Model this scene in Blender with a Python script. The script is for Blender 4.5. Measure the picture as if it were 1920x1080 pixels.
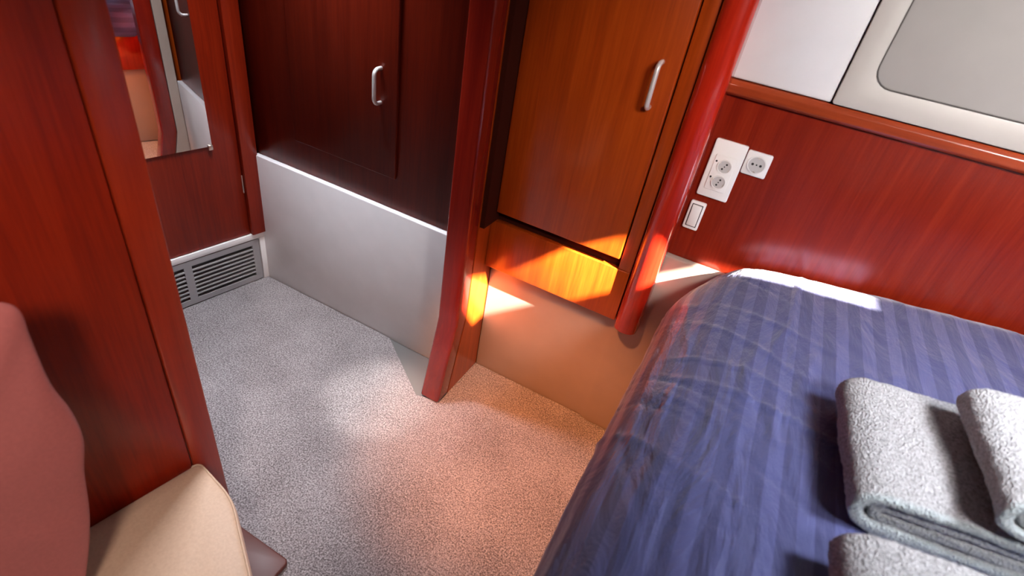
import bpy, bmesh, math, random
from mathutils import Vector, Matrix, noise
random.seed(4)
for o in list(bpy.data.objects): bpy.data.objects.remove(o)
C = bpy.context.scene.collection
S = 1.5                      # all plan measures below are in units of the eye height (1.5 m)

# ------------------------------------------------------------------ camera
cam_d = bpy.data.cameras.new('camera'); cam = bpy.data.objects.new('camera', cam_d); C.objects.link(cam)
cam_d.sensor_width = 36; cam_d.lens = 1006/1920*36; cam_d.clip_start = 0.02
WX, WY, WZ = (0.873, 0.380, -0.306), (0.463, -0.450, 0.764), (0.153, -0.808, -0.569)
col = lambda i: Vector((WX[i], WY[i], WZ[i])).normalized()
fwd = col(2); right = (col(0) - fwd*col(0).dot(fwd)).normalized(); up = right.cross(fwd)
cam.matrix_world = Matrix.Translation((0, 0, S)) @ Matrix((right, up, -fwd)).transposed().to_4x4()
cam_d.dof.use_dof = True; cam_d.dof.focus_distance = 1.75; cam_d.dof.aperture_fstop = 18.86/1000/0.0065
bpy.context.scene.camera = cam

# ------------------------------------------------------------------ view, world, sun, lamps
vs = bpy.context.scene.view_settings
vs.view_transform = 'Standard'; vs.look = 'None'; vs.gamma = 1; vs.use_curve_mapping = False; vs.exposure = 0.0
w = bpy.data.worlds.new('world'); bpy.context.scene.world = w; w.use_nodes = True
w.node_tree.nodes['Background'].inputs[0].default_value = (0.62, 0.75, 1, 1)
w.node_tree.nodes['Background'].inputs[1].default_value = 1.0
SUN = Vector((-1, 0.36, -0.80)).normalized()
def lamp(name, kind, loc, target, energy, colour, **k):
    d = bpy.data.lights.new(name, kind); d.energy = energy; d.color = colour
    for a, b in k.items(): setattr(d, a, b)
    o = bpy.data.objects.new(name, d); C.objects.link(o)
    o.location = Vector(loc)*S
    o.rotation_euler = (Vector(target)*S - o.location).to_track_quat('-Z', 'Y').to_euler()
    return o
lamp('sun', 'SUN', (1.5, .7, 2), Vector((1.5, .7, 2)) + SUN, 112, (1, .92, .80), angle=math.radians(.7))
lamp('hatch_light_bed', 'AREA', (.58, .42, 1.31), (.46, .42, .5), 8, (.93, .95, 1), shape='RECTANGLE', size=.22, size_y=.24, spread=math.radians(88))
lamp('wall_fill', 'AREA', (.50, .10, 1.31), (.32, .98, .80), 12, (1, .95, .93), shape='RECTANGLE', size=.3, size_y=.3, spread=math.radians(90))  # added fill to brighten the red wall, white panel and window
lamp('hatch_light_corridor', 'AREA', (-.85, .78, 1.31), (-.80, .50, 0), 13, (.90, .92, 1), shape='RECTANGLE', size=.35, size_y=.10, spread=math.radians(85))
lamp('partition_fill', 'SPOT', (.1, -.30, 1.29), (-.62, .10, .50), 85, (1, .80, .70), spot_size=math.radians(50), spot_blend=.8, shadow_soft_size=.12)  # added unseen spot that lifts the left partition
lamp('carpet_pool_fill', 'SPOT', (-.45, .42, 1.30), (-.575, .722, 0), 200, (1, .96, .92), spot_size=math.radians(13), spot_blend=.8, shadow_soft_size=.03)  # added spot making the bright pool on the carpet
lamp('warm_bounce_fill', 'SPOT', (-.40, .24, 1.30), (-.23, .79, 0), 310, (1, .34, .11), spot_size=math.radians(35), spot_blend=.9, shadow_soft_size=.05)  # added warm spot standing in for light bounced off the orange cabinet
lamp('cabinet_fill', 'SPOT', (.18, .05, 1.25), (-.24, .93, .74), 24, (1, .70, .48), spot_size=math.radians(30), spot_blend=.9, shadow_soft_size=.04)  # added warm fill on the hanging cabinet, no fitting there

# ------------------------------------------------------------------ materials
def mat(name, base=(.5,.5,.5), rough=.5, metal=0, coat=0, spec=.5, sheen=0):
    m = bpy.data.materials.new(name); m.use_nodes = True
    b = m.node_tree.nodes['Principled BSDF']
    b.inputs['Base Color'].default_value = (*base, 1); b.inputs['Roughness'].default_value = rough
    b.inputs['Metallic'].default_value = metal; b.inputs['Coat Weight'].default_value = coat
    b.inputs['Coat Roughness'].default_value = .12; b.inputs['Specular IOR Level'].default_value = spec
    b.inputs['Sheen Weight'].default_value = sheen
    return m, m.node_tree, b
def nd(t, kind, **k):
    n = t.nodes.new(kind)
    for a, v in k.items():
        if a in n.inputs: n.inputs[a].default_value = v
        else: setattr(n, a, v)
    return n
def ramp(t, src, stops):
    r = t.nodes.new('ShaderNodeValToRGB'); t.links.new(src, r.inputs[0])
    e = r.color_ramp.elements
    while len(e) < len(stops): e.new(.5)
    for x, (p, c) in zip(e, stops): x.position = p; x.color = (*c, 1)
    return r.outputs[0]
def bump(t, b, h, strength, dist):
    n = nd(t, 'ShaderNodeBump', Strength=strength, Distance=dist); t.links.new(h, n.inputs['Height'])
    t.links.new(n.outputs[0], b.inputs['Normal']); return n
def coords(t, scale=(1,1,1), rot=(0,0,0)):
    tc = t.nodes.new('ShaderNodeTexCoord'); mp = t.nodes.new('ShaderNodeMapping')
    mp.inputs['Scale'].default_value = scale; mp.inputs['Rotation'].default_value = rot
    t.links.new(tc.outputs['Object'], mp.inputs[0]); return mp.outputs[0]
def wood(name, dark, mid, light, rough=.28, coat=.25, horiz=False, spec=.5):
    m, t, b = mat(name, mid, rough, coat=coat, spec=spec)
    sc = (1.2, 26, 26) if horiz else (26, 26, 1.2)
    v = coords(t, sc)
    n1 = nd(t, 'ShaderNodeTexNoise', Scale=1.0, Detail=5, Roughness=.6, Distortion=.5); t.links.new(v, n1.inputs[0])
    v2 = coords(t, tuple(x*5 for x in sc))
    n2 = nd(t, 'ShaderNodeTexNoise', Scale=1.0, Detail=3, Roughness=.7); t.links.new(v2, n2.inputs[0])
    mx = nd(t, 'ShaderNodeMix'); mx.inputs[0].default_value = .42
    t.links.new(n1.outputs[0], mx.inputs[2]); t.links.new(n2.outputs[0], mx.inputs[3])
    c = ramp(t, mx.outputs[0], [(.32, dark), (.5, mid), (.68, light)])
    t.links.new(c, b.inputs['Base Color'])
    bump(t, b, mx.outputs[0], .06, .002)
    return m
M = {}
M['wood'] = wood('cherry_wood', (.17, .009, .002), (.25, .016, .003), (.32, .025, .005), rough=.34, coat=.04, spec=.3)
M['wood_shaded'] = wood('shade_darkened_cherry_wood', (.075, .005, .0015), (.115, .008, .002), (.15, .012, .003), rough=.36, coat=.03, spec=.25)  # darker copy of the cherry wood; the left cabinet's shade is in the colour
M['wood_door'] = wood('cherry_wood_door', (.23, .026, .002), (.34, .045, .003), (.43, .068, .005))
M['stile'] = wood('reddish_cherry_stile', (.23, .018, .005), (.31, .027, .007), (.38, .04, .011))
M['wood_wall'] = wood('satin_cherry_wall', (.15, .009, .003), (.21, .014, .004), (.26, .022, .006), rough=.24, coat=.0, spec=.5)
M['wood_h'] = wood('cherry_wood_rail', (.22, .03, .009), (.34, .05, .014), (.43, .075, .022), horiz=True)
M['bulkhead'] = wood('dark_red_varnished_wood', (.14, .006, .003), (.19, .009, .004), (.25, .014, .005), rough=.25, coat=.6)
M['varnish'] = wood('red_varnished_wood', (.36, .012, .004), (.46, .018, .006), (.55, .028, .008), rough=.22, coat=.8)
M['gap_shade'] = mat('painted_gap_shade', (.045, .008, .004), 1.0, spec=.05)[0]  # near-black colour painting the shade in the gaps around the cabinet door
def liner(name, c, rough=.3):
    m, t, b = mat(name, c, rough, coat=.15)
    n = nd(t, 'ShaderNodeTexNoise', Scale=14, Detail=4); t.links.new(coords(t), n.inputs[0])
    t.links.new(ramp(t, n.outputs[0], [(.3, tuple(x*.95 for x in c)), (.7, c)]), b.inputs['Base Color'])
    bump(t, b, n.outputs[0], .05, .003); return m
M['liner'] = liner('cream_moulded_liner', (.40, .31, .255))
M['white_panel'] = liner('satin_white_panel', (.80, .78, .79))
M['ceiling'] = liner('cream_headliner', (.50, .48, .46), .7)
M['plastic'] = mat('white_plastic', (.86, .84, .82), .3)[0]
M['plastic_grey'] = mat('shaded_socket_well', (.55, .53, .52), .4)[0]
M['hole'] = mat('socket_hole', (.015, .015, .015), .5)[0]
M['chrome'] = mat('brushed_steel', (.88, .86, .84), .38, metal=.55)[0]
M['brass'] = mat('nickel_clip', (.7, .62, .55), .3, metal=1)[0]
M['mirror'] = mat('mirror_glass', (.92, .92, .92), .01, metal=1)[0]
M['grille'] = mat('grey_grille_metal', (.40, .39, .39), .4, metal=.3)[0]
M['blind'] = liner('grey_blind', (.37, .345, .32), .75)
M['frame'] = liner('beige_window_frame', (.52, .48, .44), .45)
M['rubber'] = mat('dark_gasket', (.06, .05, .045), .6)[0]
M['floor'] = mat('grey_bare_floor', (.13, .125, .12), .55)[0]
def carpet_mat():
    m, t, b = mat('cut_pile_carpet', (.5, .45, .43), .95, spec=.1, sheen=.3)
    v = coords(t)
    a = nd(t, 'ShaderNodeTexNoise', Scale=210, Detail=3, Roughness=.7); t.links.new(v, a.inputs[0])
    c = nd(t, 'ShaderNodeTexNoise', Scale=5, Detail=2); t.links.new(v, c.inputs[0])
    mx = nd(t, 'ShaderNodeMix'); mx.inputs[0].default_value = .14
    t.links.new(a.outputs[0], mx.inputs[2]); t.links.new(c.outputs[0], mx.inputs[3])
    t.links.new(ramp(t, mx.outputs[0], [(.38, (.075, .062, .062)), (.5, (.235, .205, .208)), (.62, (.44, .40, .40))]), b.inputs['Base Color'])
    bump(t, b, a.outputs[0], .9, .006); return m
M['carpet'] = carpet_mat()
def terry():
    m, t, b = mat('white_terry', (.8, .8, .82), .95, spec=.1, sheen=.4)
    v = coords(t)
    a = nd(t, 'ShaderNodeTexNoise', Scale=260, Detail=2, Roughness=.6); t.links.new(v, a.inputs[0])
    vo = nd(t, 'ShaderNodeTexVoronoi', Scale=330); t.links.new(v, vo.inputs[0])
    ad = nd(t, 'ShaderNodeMath', operation='ADD'); t.links.new(a.outputs[0], ad.inputs[0]); t.links.new(vo.outputs[0], ad.inputs[1])
    c = ramp(t, a.outputs[0], [(.36, (.27, .27, .29)), (.58, (.56, .56, .59))])
    sep = nd(t, 'ShaderNodeSeparateXYZ'); t.links.new(v, sep.inputs[0])
    e = ramp(t, sep.outputs[1], [(.0, (1, 1, 1)), (.012, (0, 0, 0))])       # pale blue cut edge
    mx = nd(t, 'ShaderNodeMix', data_type='RGBA'); t.links.new(e, mx.inputs[0]); t.links.new(c, mx.inputs[6])
    mx.inputs[7].default_value = (.50, .58, .61, 1)
    at = nd(t, 'ShaderNodeAttribute', attribute_name='band')
    mb = nd(t, 'ShaderNodeMix', data_type='RGBA'); t.links.new(at.outputs['Fac'], mb.inputs[0]); t.links.new(mx.outputs[2], mb.inputs[6])
    mb.inputs[7].default_value = (.33, .33, .32, 1)
    t.links.new(mb.outputs[2], b.inputs['Base Color'])
    bm_ = bump(t, b, ad.outputs[0], 1.0, .007)
    mr = nd(t, 'ShaderNodeMath', operation='MULTIPLY_ADD'); mr.inputs[1].default_value = -.7; mr.inputs[2].default_value = .8
    t.links.new(at.outputs['Fac'], mr.inputs[0]); t.links.new(mr.outputs[0], bm_.inputs['Strength'])
    return m
M['terry'] = terry()
def sateen():
    m, t, b = mat('blue_striped_sateen', (.1, .11, .28), .5, spec=.35, sheen=.35)
    uv = nd(t, 'ShaderNodeUVMap', uv_map='UVMap'); sep = nd(t, 'ShaderNodeSeparateXYZ'); t.links.new(uv.outputs[0], sep.inputs[0])
    ml = nd(t, 'ShaderNodeMath', operation='MULTIPLY'); ml.inputs[1].default_value = 2*math.pi/.0495; t.links.new(sep.outputs[0], ml.inputs[0])
    sn = nd(t, 'ShaderNodeMath', operation='SINE'); t.links.new(ml.outputs[0], sn.inputs[0])
    f = ramp(t, sn.outputs[0], [(.0, (0, 0, 0)), (.12, (1, 1, 1))])
    mx = nd(t, 'ShaderNodeMix', data_type='RGBA'); t.links.new(f, mx.inputs[0])
    mx.inputs[6].default_value = (.048, .054, .160, 1); mx.inputs[7].default_value = (.076, .086, .230, 1)
    t.links.new(mx.outputs[2], b.inputs['Base Color'])
    mr = nd(t, 'ShaderNodeMath', operation='MULTIPLY_ADD'); mr.inputs[1].default_value = -.22; mr.inputs[2].default_value = .62
    t.links.new(f, mr.inputs[0]); t.links.new(mr.outputs[0], b.inputs['Roughness'])
    n = nd(t, 'ShaderNodeTexNoise', Scale=7, Detail=5, Roughness=.6, Distortion=.8); t.links.new(coords(t, (2.2, .6, 1), (0, 0, .35)), n.inputs[0])
    n2 = nd(t, 'ShaderNodeTexNoise', Scale=600, Detail=1); t.links.new(coords(t), n2.inputs[0])
    ad = nd(t, 'ShaderNodeMath', operation='MULTIPLY_ADD'); ad.inputs[1].default_value = .03
    t.links.new(n2.outputs[0], ad.inputs[0]); t.links.new(n.outputs[0], ad.inputs[2])
    bump(t, b, ad.outputs[0], .6, .025)
    return m
M['sateen'] = sateen()
def soft(name, c, rough=.6, sc=180):
    m, t, b = mat(name, c, rough, spec=.3, sheen=.1)
    n = nd(t, 'ShaderNodeTexNoise', Scale=sc, Detail=3); t.links.new(coords(t), n.inputs[0])
    t.links.new(ramp(t, n.outputs[0], [(.3, tuple(x*.9 for x in c)), (.7, c)]), b.inputs['Base Color'])
    bump(t, b, n.outputs[0], .15, .002); return m
M['leather'] = soft('beige_leatherette', (.52, .37, .26), .5)
M['pink'] = soft('dusty_pink_fabric', (.44, .13, .12), .8)

# ------------------------------------------------------------------ mesh helpers
def build(name, bm, m, parent=None, smooth=None, loc=None, rotz=0, bevel=0, seg=2):
    """link bm (plan units, world axes) as ONE mesh object; origin at loc (or at the parent)"""
    bmesh.ops.recalc_face_normals(bm, faces=bm.faces)
    if bevel:
        es = [e for e in bm.edges if len(e.link_faces) == 2 and e.calc_face_angle(0) > .6]
        bmesh.ops.bevel(bm, geom=es, offset=bevel, segments=seg, affect='EDGES', profile=.5)
    if loc is None and parent is not None:
        pw = parent
        off = Vector((0, 0, 0)); r = 0
        while pw is not None: off += pw.location; pw = pw.parent
    elif loc is None:
        xs = [v.co.copy() for v in bm.verts]
        off = Vector(((min(c.x for c in xs)+max(c.x for c in xs))/2, (min(c.y for c in xs)+max(c.y for c in xs))/2, min(c.z for c in xs)))*S
    else: off = Vector(loc)*S
    me = bpy.data.meshes.new(name)
    for v in bm.verts: v.co = v.co*S - off
    bm.to_mesh(me); bm.free()
    o = bpy.data.objects.new(name, me); C.objects.link(o)
    if parent is not None: o.parent = parent
    else: o.location = off
    me.materials.append(m)
    if smooth or bevel:
        for p in me.polygons: p.use_smooth = True
        if smooth is not True:
            try:
                me.set_sharp_from_angle(angle=math.radians(50))
            except Exception: pass
    return o
def root(name, loc, label, cat, group=None):
    o = bpy.data.objects.new(name, None); C.objects.link(o); o.location = Vector(loc)*S; o.empty_display_size = .05
    return tag(o, label, cat, group)
def tag(o, label=None, cat=None, group=None, kind=None):
    if label: o['label'] = label
    if cat: o['category'] = cat
    if group: o['group'] = group
    if kind: o['kind'] = kind
    return o
def struct(o, label, cat):
    return tag(o, label, cat, kind='structure')
def box(bm, x0, x1, y0, y1, z0, z1):
    vs_ = [bm.verts.new((x, y, z)) for x in (x0, x1) for y in (y0, y1) for z in (z0, z1)]
    for f in ((0,1,3,2),(4,6,7,5),(0,4,5,1),(2,3,7,6),(0,2,6,4),(1,5,7,3)): bm.faces.new([vs_[i] for i in f])
    return bm
def B(*a):
    bm = bmesh.new(); box(bm, *a); return bm
def prism(pts, z0, z1, bm=None):
    """plan polygon pulled up from z0 to z1"""
    bm = bm or bmesh.new()
    a = [bm.verts.new((x, y, z0)) for x, y in pts]; b = [bm.verts.new((x, y, z1)) for x, y in pts]
    bm.faces.new(a[::-1]); bm.faces.new(b)
    n = len(pts)
    for i in range(n): bm.faces.new((a[i], a[(i+1) % n], b[(i+1) % n], b[i]))
    return bm
def prism_dir(pts, d, bm=None):
    bm = bm or bmesh.new(); d = Vector(d)
    a = [bm.verts.new(p) for p in pts]; b = [bm.verts.new(Vector(p)+d) for p in pts]
    bm.faces.new(a[::-1]); bm.faces.new(b); n = len(pts)
    for i in range(n): bm.faces.new((a[i], a[(i+1) % n], b[(i+1) % n], b[i]))
    return bm
def holed(outer, hole, d, bm=None):
    """ring between two equally long loops, with thickness d"""
    bm = bm or bmesh.new(); d = Vector(d); n = len(outer)
    L = [[bm.verts.new(Vector(p)+k) for p in loop] for loop in (outer, hole) for k in (Vector((0,0,0)), d)]
    for i in range(n):
        j = (i+1) % n
        bm.faces.new((L[0][i], L[0][j], L[2][j], L[2][i])); bm.faces.new((L[1][i], L[3][i], L[3][j], L[1][j]))
        bm.faces.new((L[0][i], L[1][i], L[1][j], L[0][j])); bm.faces.new((L[2][i], L[2][j], L[3][j], L[3][i]))
    return bm
def rrect(x0, x1, z0, z1, r, n=6):
    out = []
    for cx, cz, a0 in ((x1-r, z1-r, 0), (x0+r, z1-r, 90), (x0+r, z0+r, 180), (x1-r, z0+r, 270)):
        for k in range(n+1):
            a = math.radians(a0 + 90*k/n); out.append((cx+r*math.cos(a), cz+r*math.sin(a)))
    return out
def tube(pts, r, seg=12, bm=None):
    bm = bm or bmesh.new(); rings = []
    pts = [Vector(p) for p in pts]
    prev = None
    for i, p in enumerate(pts):
        d = (pts[min(i+1, len(pts)-1)] - pts[max(i-1, 0)]).normalized()
        u = d.orthogonal().normalized() if prev is None else (prev - d*prev.dot(d)).normalized()
        prev = u; v = d.cross(u)
        rings.append([bm.verts.new(p + r*(math.cos(2*math.pi*k/seg)*u + math.sin(2*math.pi*k/seg)*v)) for k in range(seg)])
    for a, b in zip(rings, rings[1:]):
        for k in range(seg): bm.faces.new((a[k], a[(k+1) % seg], b[(k+1) % seg], b[k]))
    bm.faces.new(rings[0][::-1]); bm.faces.new(rings[-1]); return bm
def u_handle(x, y, z0, z1, out=.022, r=.0042):
    """bow handle on a face looking towards -Y"""
    pts = [(x, y, z0+.001)]; rr = .012
    for k in range(7):
        a = math.radians(90*k/6); pts.append((x, y-out+rr-rr*math.sin(a), z0+.001+rr-rr*math.cos(a)))
    for k in range(7):
        a = math.radians(90*k/6); pts.append((x, y-out+rr-rr*math.cos(a), z1-.001-rr+rr*math.sin(a)))
    pts.append((x, y, z1-.001))
    return tube(pts, r, 12)

CEIL = 1.35
# ------------------------------------------------------------------ the room
struct(build('floor', B(-1.45, 1.75, -.95, 1.02, -.04, -.006), M['floor']), 'bare grey cabin floor beside the carpet edge', 'floor')
# unseen deckhead; its opening is shaped to throw the sun patches
hole = [(.814, .400), (.925, .362), (1.03, .385), (1.04, .47), (1.04, .540), (1.05, .5475), (1.222, .5475), (1.222, .612), (1.045, .600), (1.03, .552), (.95, .562), (.86, .556), (.85, .53), (.872, .485)]
outer = [(-1.45, -.95), (1.75, -.95), (1.75, 1.02), (-1.45, 1.02)]
from mathutils.geometry import tessellate_polygon
bm = bmesh.new(); allp = outer + hole
tri = tessellate_polygon([[Vector((*p, 0)) for p in outer], [Vector((*p, 0)) for p in hole]])
lo = [bm.verts.new((*p, CEIL)) for p in allp]; hi = [bm.verts.new((*p, CEIL+.006)) for p in allp]
for a in tri:
    bm.faces.new([lo[k] for k in a]); bm.faces.new([hi[k] for k in a[::-1]])
for off_, n_ in ((0, 4), (4, len(hole))):
    for k in range(n_):
        a, b = off_+k, off_+(k+1) % n_; bm.faces.new((lo[a], lo[b], hi[b], hi[a]))
struct(build('ceiling', bm, M['ceiling']), 'cream cabin ceiling with an opening shaped for the sun patches', 'ceiling')
struct(build('wall_far', B(-1.45, 1.75, .98, 1.02, -.03, .83), M['wood_wall']), 'reddish cherry wood wall panel behind the bed', 'wall')
struct(build('wall_upper', B(-1.45, 1.75, .985, 1.02, .83, CEIL), M['white_panel']), 'hull side wall above the wooden rail', 'wall')
struct(build('wall_right', B(1.75, 1.79, -.95, 1.02, -.03, CEIL), M['wood']), 'wooden wall at the far side of the bed', 'wall')
struct(build('wall_near', B(-1.45, 1.75, -.99, -.95, -.03, CEIL), M['wood']), 'wooden wall behind the viewer', 'wall')
struct(build('wall_left', B(-1.49, -1.45, -.95, 1.02, -.03, CEIL), M['wood']), 'wooden wall beyond the door', 'wall')
# the moulded liner under the hanging cabinet, with its ledge
bm = bmesh.new()
prism([(-.4525, .98), (-.4525, .97), (-.150, .97), (-.138, .9655), (-.126, .962), (.10, .962), (.95, .962), (.95, .98)], -.006, .505, bm)
struct(build('wall_lower', bm, M['liner'], bevel=.003), 'pale moulded liner below the hanging cabinet and beside the bed', 'wall panel')
# rail above the red panel
bm = bmesh.new()
prism_dir([(-.09, .985, .812), (-.09, .972, .812), (-.09, .966, .817), (-.09, .966, .829), (-.09, .971, .836), (-.09, .985, .838)], (1.84, 0, 0), bm)
struct(build('trim_1', bm, M['wood_h'], bevel=.0015), 'cherry wood rail along the top of the red wall panel', 'trim')
# white panel left of the window
bm = B(-.088, .066, .972, .985, .838, 1.12)
tag(build('wall_panel', bm, M['white_panel'], bevel=.003), 'white satin panel between red corner post and window frame', 'panel')
# carpet
car = [(-1.40, -.9), (-.013, -.9), (-.013, .30), (-.013, .9605), (-.125, .9605), (-.14, .9685), (-.4518, .9685), (-.4518, .80), (-.503, .783), (-.511, .781), (-.692, .908), (-1.148, .908), (-1.19, .66), (-1.40, -.4)]
bm = prism(car, -.006, .0)
tag(build('carpet', bm, M['carpet'], bevel=0), 'light cut-pile carpet covering the walkway between door and bed', 'carpet')

# ------------------------------------------------------------------ bulkhead between the two cabinets
bh = root('bulkhead', (-.477, .84, .001), 'tall red varnished bulkhead with a kinked foot standing on the carpet', 'bulkhead')
def side(y0_, y1_, x, t_):                       # follows the kinked front edge, y0_..y1_ measured from it
    f_ = lambda k: [(.786, .001), (.835, .215), (.838, CEIL-.002)][k]
    return prism_dir([(x, f_(0)[0]+y0_, .001), (x, f_(1)[0]+y0_, .215), (x, f_(2)[0]+y0_, CEIL-.002),
                      (x, min(.9795, f_(2)[0]+y1_), CEIL-.002), (x, min(.9795, f_(1)[0]+y1_), .215), (x, min(.9795, f_(0)[0]+y1_), .001)], (t_, 0, 0))
build('post', side(0, .046, -.5025, .051), M['bulkhead'], bh, bevel=.006, seg=4)
bm = prism_dir([(-.4520, .8325, .001), (-.4520, .8815, .215), (-.4520, .8845, CEIL-.002), (-.4520, .9695, CEIL-.002), (-.4520, .9695, .001)], (-.006, 0, 0))
build('side_panel', bm, M['wood_door'], bh)
bm = prism_dir([(-.5015, .8325, .001), (-.5015, .8815, .215), (-.5015, .8845, CEIL-.002), (-.5015, .9095, CEIL-.002), (-.5015, .9095, .001)], (.043, 0, 0))
build('back_facing', bm, M['liner'], bh)

# ------------------------------------------------------------------ hanging cabinet with round corner post
hc = root('hanging_cabinet', (-.29, .955, .333), 'orange-lit cherry wood hanging cabinet beside the red wall panel', 'cabinet')
bm = bmesh.new()
box(bm, -.4515, -.13, .950, .9695, .333, CEIL-.003)
build('back_panel', bm, M['gap_shade'], hc)
build('gap_shade_strip', B(-.4515, -.441, .885, .9495, .453, CEIL-.003), M['gap_shade'], hc)  # solid dark strip painting the shade between bulkhead and door
bm = bmesh.new(); box(bm, -.4515, -.132, .935, .9495, .333, .452)
build('apron', bm, M['wood_door'], hc, bevel=.0015)
bm = bmesh.new(); box(bm, -.158, -.132, .937, .9495, .4525, CEIL-.003)
build('face_frame', bm, M['wood_door'], hc, bevel=.0012)
d = build('door', B(-.440, -.1605, .930, .9495, .476, 1.20), M['wood_door'], hc, bevel=.0022)
h = build('handle', u_handle(-.190, .930, .768, .842), M['chrome'], d, smooth=True); tag(h, 'white metal bow handle')
pts = [(-.128, .9795), (-.128, .945)]
for k in range(13):
    a = math.radians(180 - 180*k/12); pts.append((-.106 + .0245*math.cos(a)*1.0, .938 - .020*math.sin(a)))
pts += [(-.0815, .945), (-.0815, .9795)]
bm = prism(pts, .322, CEIL-.003)
build('corner_post', bm, M['varnish'], hc, bevel=.002)
hc.children[-1]
# ------------------------------------------------------------------ dark cabinet left of the bulkhead
dc = root('wall_cabinet', (-.82, .95, .386), 'cherry wood cabinet left of the red bulkhead, shade put into its colour', 'cabinet')
build('body', B(-1.146, -.5025, .923, .9795, .386, CEIL-.003), M['wood_shaded'], dc, bevel=.0015)
d = build('door', B(-1.00, -.697, .915, .9228, .466, 1.22), M['wood_shaded'], dc, bevel=.002)
h = build('handle', u_handle(-.739, .915, .628, .700), M['chrome'], d, smooth=True); tag(h, 'white metal bow handle')
struct(build('wall_panel_low', B(-1.146, -.5025, .910, .9795, -.006, .3855), M['white_panel'], bevel=.002), 'white moulded panel under the dark cabinet down to the carpet', 'wall panel')
bpy.data.objects['wall_panel_low'].name = 'wall_base'

# ------------------------------------------------------------------ slanted wall with the mirror door
DA = Vector((-1.151, .896, 0)); DU = Vector((.18, 1, 0)).normalized(); DN = Vector((1, -.18, 0)).normalized()
def dpt(u, z, n=0): return DA + DU*u + DN*n + Vector((0, 0, z))
def slab(u0, u1, z0, z1, n0, n1, bm=None):
    return prism_dir([dpt(u0, z0, n0), dpt(u1, z0, n0), dpt(u1, z1, n0), dpt(u0, z1, n0)], DN*(n1-n0), bm)
dr = build('door_1', slab(-.60, -.022, .158, CEIL-.003, -.03, 0), M['wood'], bevel=.0015)
struct(dr, 'cherry wood door carrying the mirror above the grille', 'door')
hg = build('hinge', slab(-.026, -.0225, .285, .335, .0005, .004), M['brass'], dr, bevel=.0008)
tag(hg, 'small metal hinge')
jb = build('trim_2', slab(-.0205, .0205, .157, CEIL-.003, -.03, .012), M['wood'], bevel=.002)
struct(jb, 'upright wooden door post beside the dark cabinet', 'trim')
wb = slab(-.60, .0205, -.006, .1565, -.03, -.006)
struct(build('wall_door_base', wb, M['plastic']), 'white strip below the door around the grille', 'wall')
bpy.data.objects['wall_door_base'].name = 'wall_sill'
bm = slab(-.60, .0215, .139, .1565, -.0055, .004); slab(.0005, .0215, -.005, .1385, -.0055, .004, bm)
struct(build('trim_3', bm, M['plastic'], bevel=.001), 'white strip framing the grille below the door', 'trim')
mr = root('mirror', dpt(-.34, .4275), 'tall frameless mirror on the cherry wood door', 'mirror')
build('mirror_glass', slab(-.60, -.0865, .4275, 1.28, .0008, .004), M['mirror'], mr)
bm = slab(-.0965, -.0855, .419, .432, .0045, .008)
cl = build('clip', bm, M['brass'], mr, bevel=.0015); tag(cl, 'small round metal clip')
# ventilation grille
vg = root('ventilation_grille', dpt(-.15, 0), 'grey metal air grille with horizontal slots just above the carpet', 'grille')
u0, u1, z0, z1 = -.36, -.0025, .003, .1365
bm = bmesh.new()
cuts = [(-.345, -.21), (-.190, -.022)]
slab(u0, u1, z1-.016, z1, -.004, .003, bm); slab(u0, u1, z0, z0+.016, -.004, .003, bm)
for a, b in ((u0, -.345), (-.21, -.190), (-.022, u1)): slab(a, b, z0+.016, z1-.016, -.004, .003, bm)
build('face_plate', bm, M['grille'], vg)
for a, b in cuts:
    n = 8
    for k in range(1, n):
        z = z0+.016 + (z1-z0-.032)*k/n
        build('louvre', prism_dir([dpt(a, z-.0028, .003), dpt(a, z+.0008, .003), dpt(a, z+.0024, -.004), dpt(a, z-.0012, -.004)], DU*(b-a)), M['grille'], vg)
build('backing', slab(u0+.002, u1-.002, z0+.002, z1-.002, -.0056, -.0045), M['hole'], vg)

# ------------------------------------------------------------------ near partition on the left
PA = Vector((-.59, .33, 0)); PN = Vector((1, -.18, 0)).normalized()
def ppt(u, n, z=0): return PA - DU*u + PN*n + Vector((0, 0, z))
def pslab(u0_, u1_, z0_, z1_, n0, n1, bm=None):
    return prism_dir([ppt(u0_, n0, z0_), ppt(u1_, n0, z0_), ppt(u1_, n0, z1_), ppt(u0_, n0, z1_)], PN*(n1-n0), bm)
pt = root('partition', ppt(.3, -.015), 'tall cherry wood partition panel at the left, next to the beige seat', 'partition')
build('stile', pslab(0, .040, .001, CEIL-.003, -.028, .001), M['stile'], pt, bevel=.0022)
build('panel', pslab(.0415, 1.2, .001, CEIL-.003, -.026, -.001), M['wood'], pt, bevel=.0015)

# ------------------------------------------------------------------ seat, cushion, pillow
seat = [(-.588, .274), (-.45, .238), (-.40, .212), (-.38, -.3), (-.694, -.3)]
bn = root('bench', (-.5, 0, .001), 'cherry wood bench box under the beige cushion', 'bench')
build('seat_base', prism(seat, .001, .168), M['wood'], bn, bevel=.004)
bm = prism([(-.578, .325), (-.456, .325), (-.450, .319), (-.448, .243), (-.585, .279)], .001, .012)
tag(build('plinth', bm, mat('dark_brown_wood', (.085, .018, .012), .5)[0], bevel=.003), 'low wooden plinth on the carpet at the foot of the partition', 'plinth')
def round_poly(pts, r, n=8):
    out = []; m_ = len(pts)
    for i in range(m_):
        p = Vector(pts[i]); a = (Vector(pts[i-1])-p); b = (Vector(pts[(i+1) % m_])-p)
        ri = r[i] if isinstance(r, (list, tuple)) else r
        A = p + a.normalized()*ri; Bq = p + b.normalized()*ri
        for k in range(n+1):
            t = k/n; out.append(((1-t)**2*A + 2*t*(1-t)*p + t*t*Bq)[:])
    return out
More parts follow.
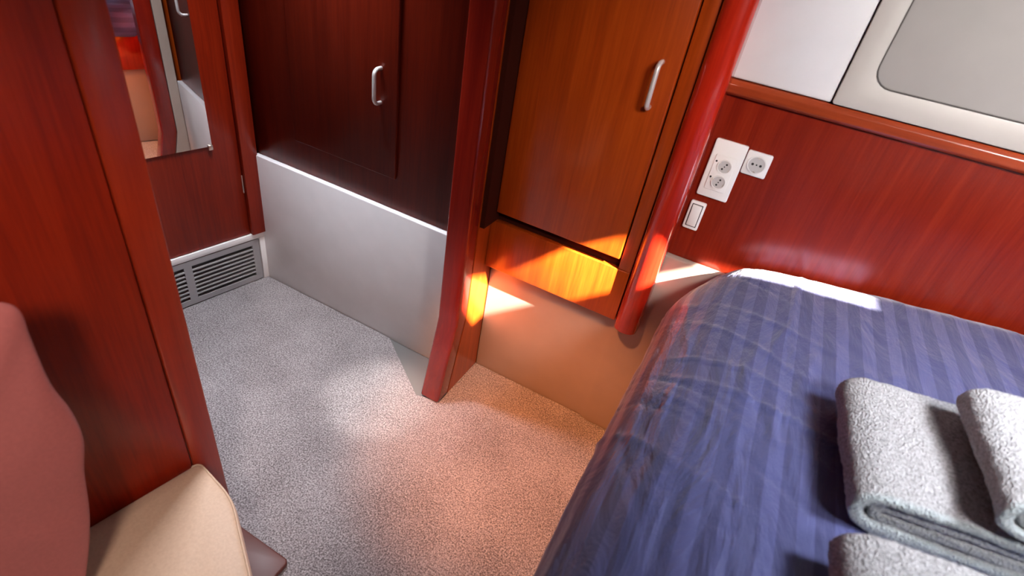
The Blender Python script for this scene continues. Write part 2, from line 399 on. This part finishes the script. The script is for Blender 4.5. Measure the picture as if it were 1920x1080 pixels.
def cushion(pts, z0_, z1_, r, steps=5):
    """soft edged slab over a plan polygon"""
    bm = bmesh.new(); c = sum((Vector(p) for p in pts), Vector((0, 0)))/len(pts); rings = []
    def ring(ins, z):
        return [bm.verts.new((*(Vector(p) - (Vector(p)-c).normalized()*ins), z)) for p in pts]
    prof = []
    for k in range(steps+1):
        a = math.radians(-90+90*k/steps); prof.append((r-r*math.cos(a), z0_+r+r*math.sin(a)))
    for k in range(steps+1):
        a = math.radians(90*k/steps); prof.append((r-r*math.cos(a), z1_-r+r*math.sin(a)))
    prof += [(r*2, z1_+.002), (r*4, z1_+.004)]
    rings = [ring(i, z) for i, z in prof]; n = len(pts)
    for a, b in zip(rings, rings[1:]):
        for k in range(n): bm.faces.new((a[k], a[(k+1) % n], b[(k+1) % n], b[k]))
    bm.faces.new(rings[0][::-1]); bm.faces.new(rings[-1]); return bm
cp = round_poly([(-.592, .300), (-.50, .285), (-.360, .205), (-.33, -.3), (-.70, -.3)], [.012, .03, .03, .02, .02])
ct = root('seat_cushion', (-.5, 0, .169), 'beige leatherette seat cushion lying against the left partition', 'cushion')
build('cover', cushion(cp, .169, .215, .012), M['leather'], ct, smooth=True)
cpp = [Vector(p) for p in cp]; cc = sum(cpp, Vector((0, 0)))/len(cpp)
loop = [(*(p - (p-cc).normalized()*.0035), .2125) for p in cpp[:27]]
build('piping', tube(loop, .0018, 8), M['leather'], ct, smooth=True)

# ------------------------------------------------------------------ bed
bd = root('bed', (.45, .35, 0), 'bed under the dark blue striped sheet against the red wall', 'bed')
build('base', B(-.012, .90, -.80, .9605, .001, .285), M['liner'], bd, bevel=.003)
sb = build('side_board', B(-.020, .0, -.80, .9605, .286, .428), M['varnish'], bd, bevel=.002)
lt = build('latch', tube([(-.0215, .935+.016*math.cos(a), .37+.016*math.sin(a)) for a in [2*math.pi*k/24 for k in range(25)]], .002, 8), M['chrome'], sb, smooth=True)
tag(lt, 'round metal ring latch')
build('mattress', B(.004, .90, -.80, .945, .2865, .462), M['plastic'], bd, bevel=.02)
prof = [(-.034, .408), (-.038, .42), (-.037, .455), (-.022, .492), (.004, .518), (.04, .540), (.09, .556), (.15, .566), (.22, .575), (.32, .588), (.46, .602), (.65, .61), (.86, .605), (.905, .58), (.915, .50), (.915, .43)]
def catmull(P, n):
    out = []
    for i in range(len(P)-1):
        p0, p1, p2, p3 = (Vector(P[max(i-1, 0)]), Vector(P[i]), Vector(P[i+1]), Vector(P[min(i+2, len(P)-1)]))
        m_ = max(2, int(math.ceil((p2-p1).length/n)))
        for k in range(m_):
            t = k/m_
            out.append(.5*((2*p1)+(p2-p0)*t+(2*p0-5*p1+4*p2-p3)*t*t+(3*p1-p0-3*p2+p3)*t**3))
    out.append(Vector(P[-1])); return out
pr = catmull(prof, .0045)
arc = [0]
for a, b in zip(pr, pr[1:]): arc.append(arc[-1]+(b-a).length)
sm = lambda t: max(0, min(1, t))**2*(3-2*max(0, min(1, t)))
creases = []      # (x, y, angle, length, width, height)
for k in range(60):
    creases.append((random.uniform(-.03, .16), random.uniform(.0, .9), random.choice((1, 1, 1, 0))*random.gauss(1.60, .12) or random.gauss(-.45, .15), random.uniform(.05, .16), random.uniform(.0022, .0045), random.uniform(.0014, .0040)*random.choice((1, 1, -1))))
def wrinkle(x, y):
    h_ = 0
    for cx, cy, a, L_, w_, hh in creases:
        dx, dy = x-cx, y-cy
        u = dx*math.cos(a)+dy*math.sin(a); v = -dx*math.sin(a)+dy*math.cos(a) + .08*u*u/L_
        if abs(u) < L_*1.6 and abs(v) < w_*4: h_ += hh*math.exp(-(u/L_)**2*1.5-(v/w_)**2)
    h_ += .0022*noise.noise(Vector((x*16, y*5, 3))) + .0012*noise.noise(Vector((x*50+y*20, y*22, 7)))
    return h_
ys = [-.82 + .012*i for i in range(int(.82/.012))]; y = ys[-1]
while y < .962: y += .0055; ys.append(y)
bm = bmesh.new(); uvl = bm.loops.layers.uv.new('UVMap'); grid = []; U = {}
for j, yy in enumerate(ys + ['a', 'b', 'c']):
    row = []
    drop = 0; y_ = yy
    if yy == 'a': y_, drop = .970, .006
    if yy == 'b': y_, drop = .974, .020
    if yy == 'c': y_, drop = .974, .10
    cor = sm((y_-.80)/.18)
    for i, p in enumerate(pr):
        lf = 1-sm((p.x+.04)/.13)
        x = p.x + .034*cor**2*lf
        z = p.y - drop - (.012*sm((y_-.93)/.045) if p.x > .0 else .006*cor)
        z -= .018*(1-sm(y_/.5))*sm((p.x)/.2)*0
        nx = 1 if p.y < .47 and p.x < .1 else 0
        wv = wrinkle(p.x if not nx else -.04-(.47-p.y)*.6, y_)
        v = bm.verts.new((x - (wv*1.6 if nx else 0), y_, z + (0 if nx else wv))); U[v] = (arc[i]*S, y_*S); row.append(v)
    grid.append(row)
for a, b in zip(grid, grid[1:]):
    for k in range(len(pr)-1):
        f = bm.faces.new((a[k], a[k+1], b[k+1], b[k]))
for f in bm.faces:
    for l in f.loops: l[uvl].uv = U[l.vert]
sh = build('fitted_sheet', bm, M['sateen'], smooth=True)
tag(sh, 'dark blue sateen sheet with woven stripes stretched over the bed', 'sheet')

# ------------------------------------------------------------------ towels
def ribbon(bm, path, th, y0_, y1_, layer, x_band=None, seed=0, fine=.004, amp=.0016):
    P = [Vector(p) for p in path]; n = len(P); nor = []
    for i in range(n):
        d_ = (P[min(i+1, n-1)]-P[max(i-1, 0)]).normalized(); nor.append(Vector((d_.y, -d_.x)))
    m_ = int((y1_-y0_)/fine)
    ins = [(0, .55), (.12, .85), (.5, 1)]
    rows = [(y0_ + th*.5*a, b) for a, b in ins] + [(y0_+th*.5+(y1_-y0_-th)*k/m_, 1) for k in range(1, m_)] + [(y1_-th*.5*a, b) for a, b in ins[::-1]]
    R = []
    for y_, sc in rows:
        ring = []
        for side, idx in ((1, range(n)), (-1, range(n-1, -1, -1))):
            for i in idx:
                e = min(1, .5+.5*min(i, n-1-i)/2)
                q = P[i] + nor[i]*side*th*.5*sc*e
                k = Vector((q.x*130, y_*130, q.y*130+seed))
                inb = x_band and side == 1 and x_band[0] < P[i].x < x_band[1] and i < n/2
                dd = (noise.noise(k)*amp + noise.noise(k*.12)*amp*2.2)*(.25 if inb else 1) - (.0015 if inb else 0)
                q = q + nor[i]*side*dd
                v = bm.verts.new((q.x, y_, q.y)); v[layer] = 1.0 if inb else 0.0; ring.append(v)
        R.append(ring)
    L_ = len(R[0])
    for a, b in zip(R, R[1:]):
        for k in range(L_): bm.faces.new((a[k], a[(k+1) % L_], b[(k+1) % L_], b[k]))
    for ring in (R[0], R[-1]):
        for i in range(n-1): bm.faces.new((ring[i], ring[i+1], ring[L_-2-i], ring[L_-1-i]))
def upath(x_end_top, x_end_bot, xl, zc, r, sag=0, st=.004):
    """top layer from the right end to the left fold, round it, bottom layer back"""
    pts = []
    n = int((x_end_top-xl-r)/st)
    for k in range(n): pts.append((x_end_top-(x_end_top-xl-r)*k/n, zc+r+sag*math.sin(math.pi*k/n)))
    for k in range(13):
        a = math.radians(90+180*k/12); pts.append((xl+r+r*math.cos(a)*1.15, zc+r*math.sin(a)))
    n = int((x_end_bot-xl-r)/st)
    for k in range(1, n+1): pts.append((xl+r+(x_end_bot-xl-r)*k/n, zc-r))
    return pts
def towel(label, loc, rz, L_, D_, t_, band=None, seed=0, tilt=0):
    bm = bmesh.new(); lay = bm.verts.layers.float.new('band')
    th = t_/4.0
    ribbon(bm, upath(L_, L_-.01, 0, t_/2, t_/2-th/2), th, 0, D_, lay, band, seed)
    ribbon(bm, upath(L_-.006, L_-.03, th*1.12, t_/2, th*.56), th*1.06, .004, D_-.003, lay, None, seed+5)
    o = build('towel', bm, M['terry'], smooth=True, loc=(0, 0, 0))
    o.location = Vector(loc)*S; o.rotation_euler = (0, tilt, rz)
    tag(o, label, 'towel', 'folded white towels on the bed'); return o
towel('large folded white towel with a flat woven band, lying under the smaller one', (.208, .434, .578), .06, .36, .178, .050, (.125, .152), 0, -.105)
towel('smaller folded white towel with a ridge, lying on top of the large towel', (.292, .434, .6445), .05, .26, .155, .040, None, 11, -.10)
towel('folded white towel cut off by the bottom edge, nearest the viewer', (.210, .182, .577), .09, .30, .203, .052, None, 23, -.10)

# ------------------------------------------------------------------ sockets and switch on the red wall
def loop3(x0, x1, z0, z1, r, y_, n=5): return [(x, y_, z) for x, z in rrect(x0, x1, z0, z1, r, n)]
def circle3(cx, cz, r, y_, n=24): return [(cx+r*math.cos(2*math.pi*k/n), y_, cz+r*math.sin(2*math.pi*k/n)) for k in range(n)]
YW = .98
def plate(x0, x1, z0, z1, y0_=YW-.0002, t_=.006): return prism_dir(loop3(x0, x1, z0, z1, .003, y0_), (0, -t_, 0))
def well(parent, cx, cz, r, yf, ang=0):
    k = build('socket_well', holed(circle3(cx, cz, r, yf), circle3(cx, cz, r*.86, yf), (0, -.0018, 0)), M['plastic'], parent)
    f = build('socket_face', prism_dir(circle3(cx, cz, r*.86, yf+.0001), (0, -.0006, 0)), M['plastic_grey'], parent)
    for q in (-1, 0, 1):
        rr = r*(.14 if q else .09)
        build('pin_hole', prism_dir(circle3(cx+q*r*.42*math.cos(ang), cz+q*r*.42*math.sin(ang), rr, yf-.0004, 10), (0, -.0006, 0)), M['hole'], f)
    for q in (-1, 1):
        px, pz = cx-q*r*.8*math.sin(ang), cz+q*r*.8*math.cos(ang)
        build('earth_clip', prism_dir(circle3(px, pz, r*.12, yf-.0006, 8), (0, -.0008, 0)), M['brass'], f)
ds = root('double_socket', (-.0445, .979, .64), 'tall white double power socket on the red wall beside the post', 'power socket')
pl = build('plate', plate(-.0715, -.0175, .637, .741), M['plastic'], ds, bevel=.001)
build('insert', prism_dir(loop3(-.0625, -.0265, .652, .716, .002, YW-.0063), (0, -.0016, 0)), M['plastic'], ds, bevel=.0005)
for zc in (.698, .669):
    well(ds, -.0425, zc, .0125, YW-.0082, math.radians(60 if zc > .68 else 70))
    build('indicator', prism_dir(circle3(-.0585, zc+.006, .0018, YW-.0078, 10), (0, -.0006, 0)), M['hole'], ds)
ss = root('single_socket', (.004, .979, .696), 'small square white power socket right of the double one', 'power socket')
build('plate', plate(-.0160, .0245, .6965, .737), M['plastic'], ss, bevel=.001)
well(ss, .0045, .7165, .0155, YW-.0064, math.radians(0))
sw = root('light_switch', (-.0605, .979, .567), 'small white rocker switch below the double power socket', 'light switch')
build('plate', plate(-.0745, -.0465, .5675, .623), M['plastic'], sw, bevel=.001)
bm = prism_dir([(-.0685, YW-.006, .575), (-.0685, YW-.0085, .575), (-.0685, YW-.0115, .616), (-.0685, YW-.006, .616)], (.016, 0, 0))
build('rocker', bm, M['plastic'], sw, bevel=.0006)
build('gap_frame', holed(loop3(-.0705, -.0505, .573, .618, .001, YW-.0061), loop3(-.0690, -.0520, .5745, .6165, .001, YW-.0061), (0, -.0004, 0)), M['rubber'], sw)

# ------------------------------------------------------------------ window with grey blind
x0, x1 = .0675, .70; zt = 1.25
wn = build('window_1', holed(loop3(x0, x1, .8385, zt, .004, .984, 6), loop3(.102, .668, .873, zt-.05, .028, .984, 6), (0, -.018, 0)), M['frame'], bevel=.0012)
struct(wn, 'window with beige frame and closed grey blind above the rail', 'window')
g = build('gasket', holed(loop3(.102, .668, .873, zt-.05, .028, .9838, 6), loop3(.1035, .6665, .8745, zt-.0515, .027, .9838, 6), (0, -.0172, 0)), M['rubber'], wn)
tag(g, 'thin dark seal')
bl = build('blind', prism_dir(loop3(.1035, .6665, .8745, zt-.0515, .027, .9838, 6), (0, -.0165, 0)), M['blind'], wn, bevel=.001)
tag(bl, 'smooth grey closed blind')

# ------------------------------------------------------------------ pink pillow close to the lens
def backrest():
    # upholstered slab: outline (along, height) in its own upright plane, puffed to both sides
    A = Vector((-.38, -.92, 0)).normalized(); N_ = Vector((-.92, .38, 0)).normalized(); O_ = Vector((-.475, .196, 0))
    pts = [(.26, .635), (.117, .665), (.091, .6805), (.065, .675), (.055, .662), (.056, .6325), (.057, .577), (.052, .533), (.0526, .493), (.063, .448), (.075, .378), (.094, .305), (.115, .246), (.14, .2225), (.32, .2225), (.36, .45)]
    P = [Vector(p) for p in pts]; n = len(P); Q = []
    for i in range(n):
        p0, p1, p2, p3 = P[i-1], P[i], P[(i+1) % n], P[(i+2) % n]
        for k in range(5):
            t = k/5; Q.append(.5*((2*p1)+(p2-p0)*t+(2*p0-5*p1+4*p2-p3)*t*t+(3*p1-p0-3*p2+p3)*t**3))
    c = Vector((.19, .44)); bm = bmesh.new(); R = []
    prof = [(1 - .9*(1-math.cos(math.radians(a))), math.sin(math.radians(a))) for a in range(-84, 85, 7)]
    for sc, h_ in prof:
        R.append([bm.verts.new(O_ + A*(c.x+(q.x-c.x)*sc) + Vector((0, 0, c.y+(q.y-c.y)*sc)) + N_*(.024*h_ + .003*noise.noise(Vector((q.x*20, q.y*14, h_)))*sc)) for q in Q])
    m_ = len(Q)
    for a, b in zip(R, R[1:]):
        for k in range(m_): bm.faces.new((a[k], a[(k+1) % m_], b[(k+1) % m_], b[k]))
    bm.faces.new(R[0][::-1]); bm.faces.new(R[-1]); return bm
tag(build('pillow', backrest(), M['pink'], smooth=True), 'tall dusty pink pillow standing on the beige seat at the left edge', 'pillow')
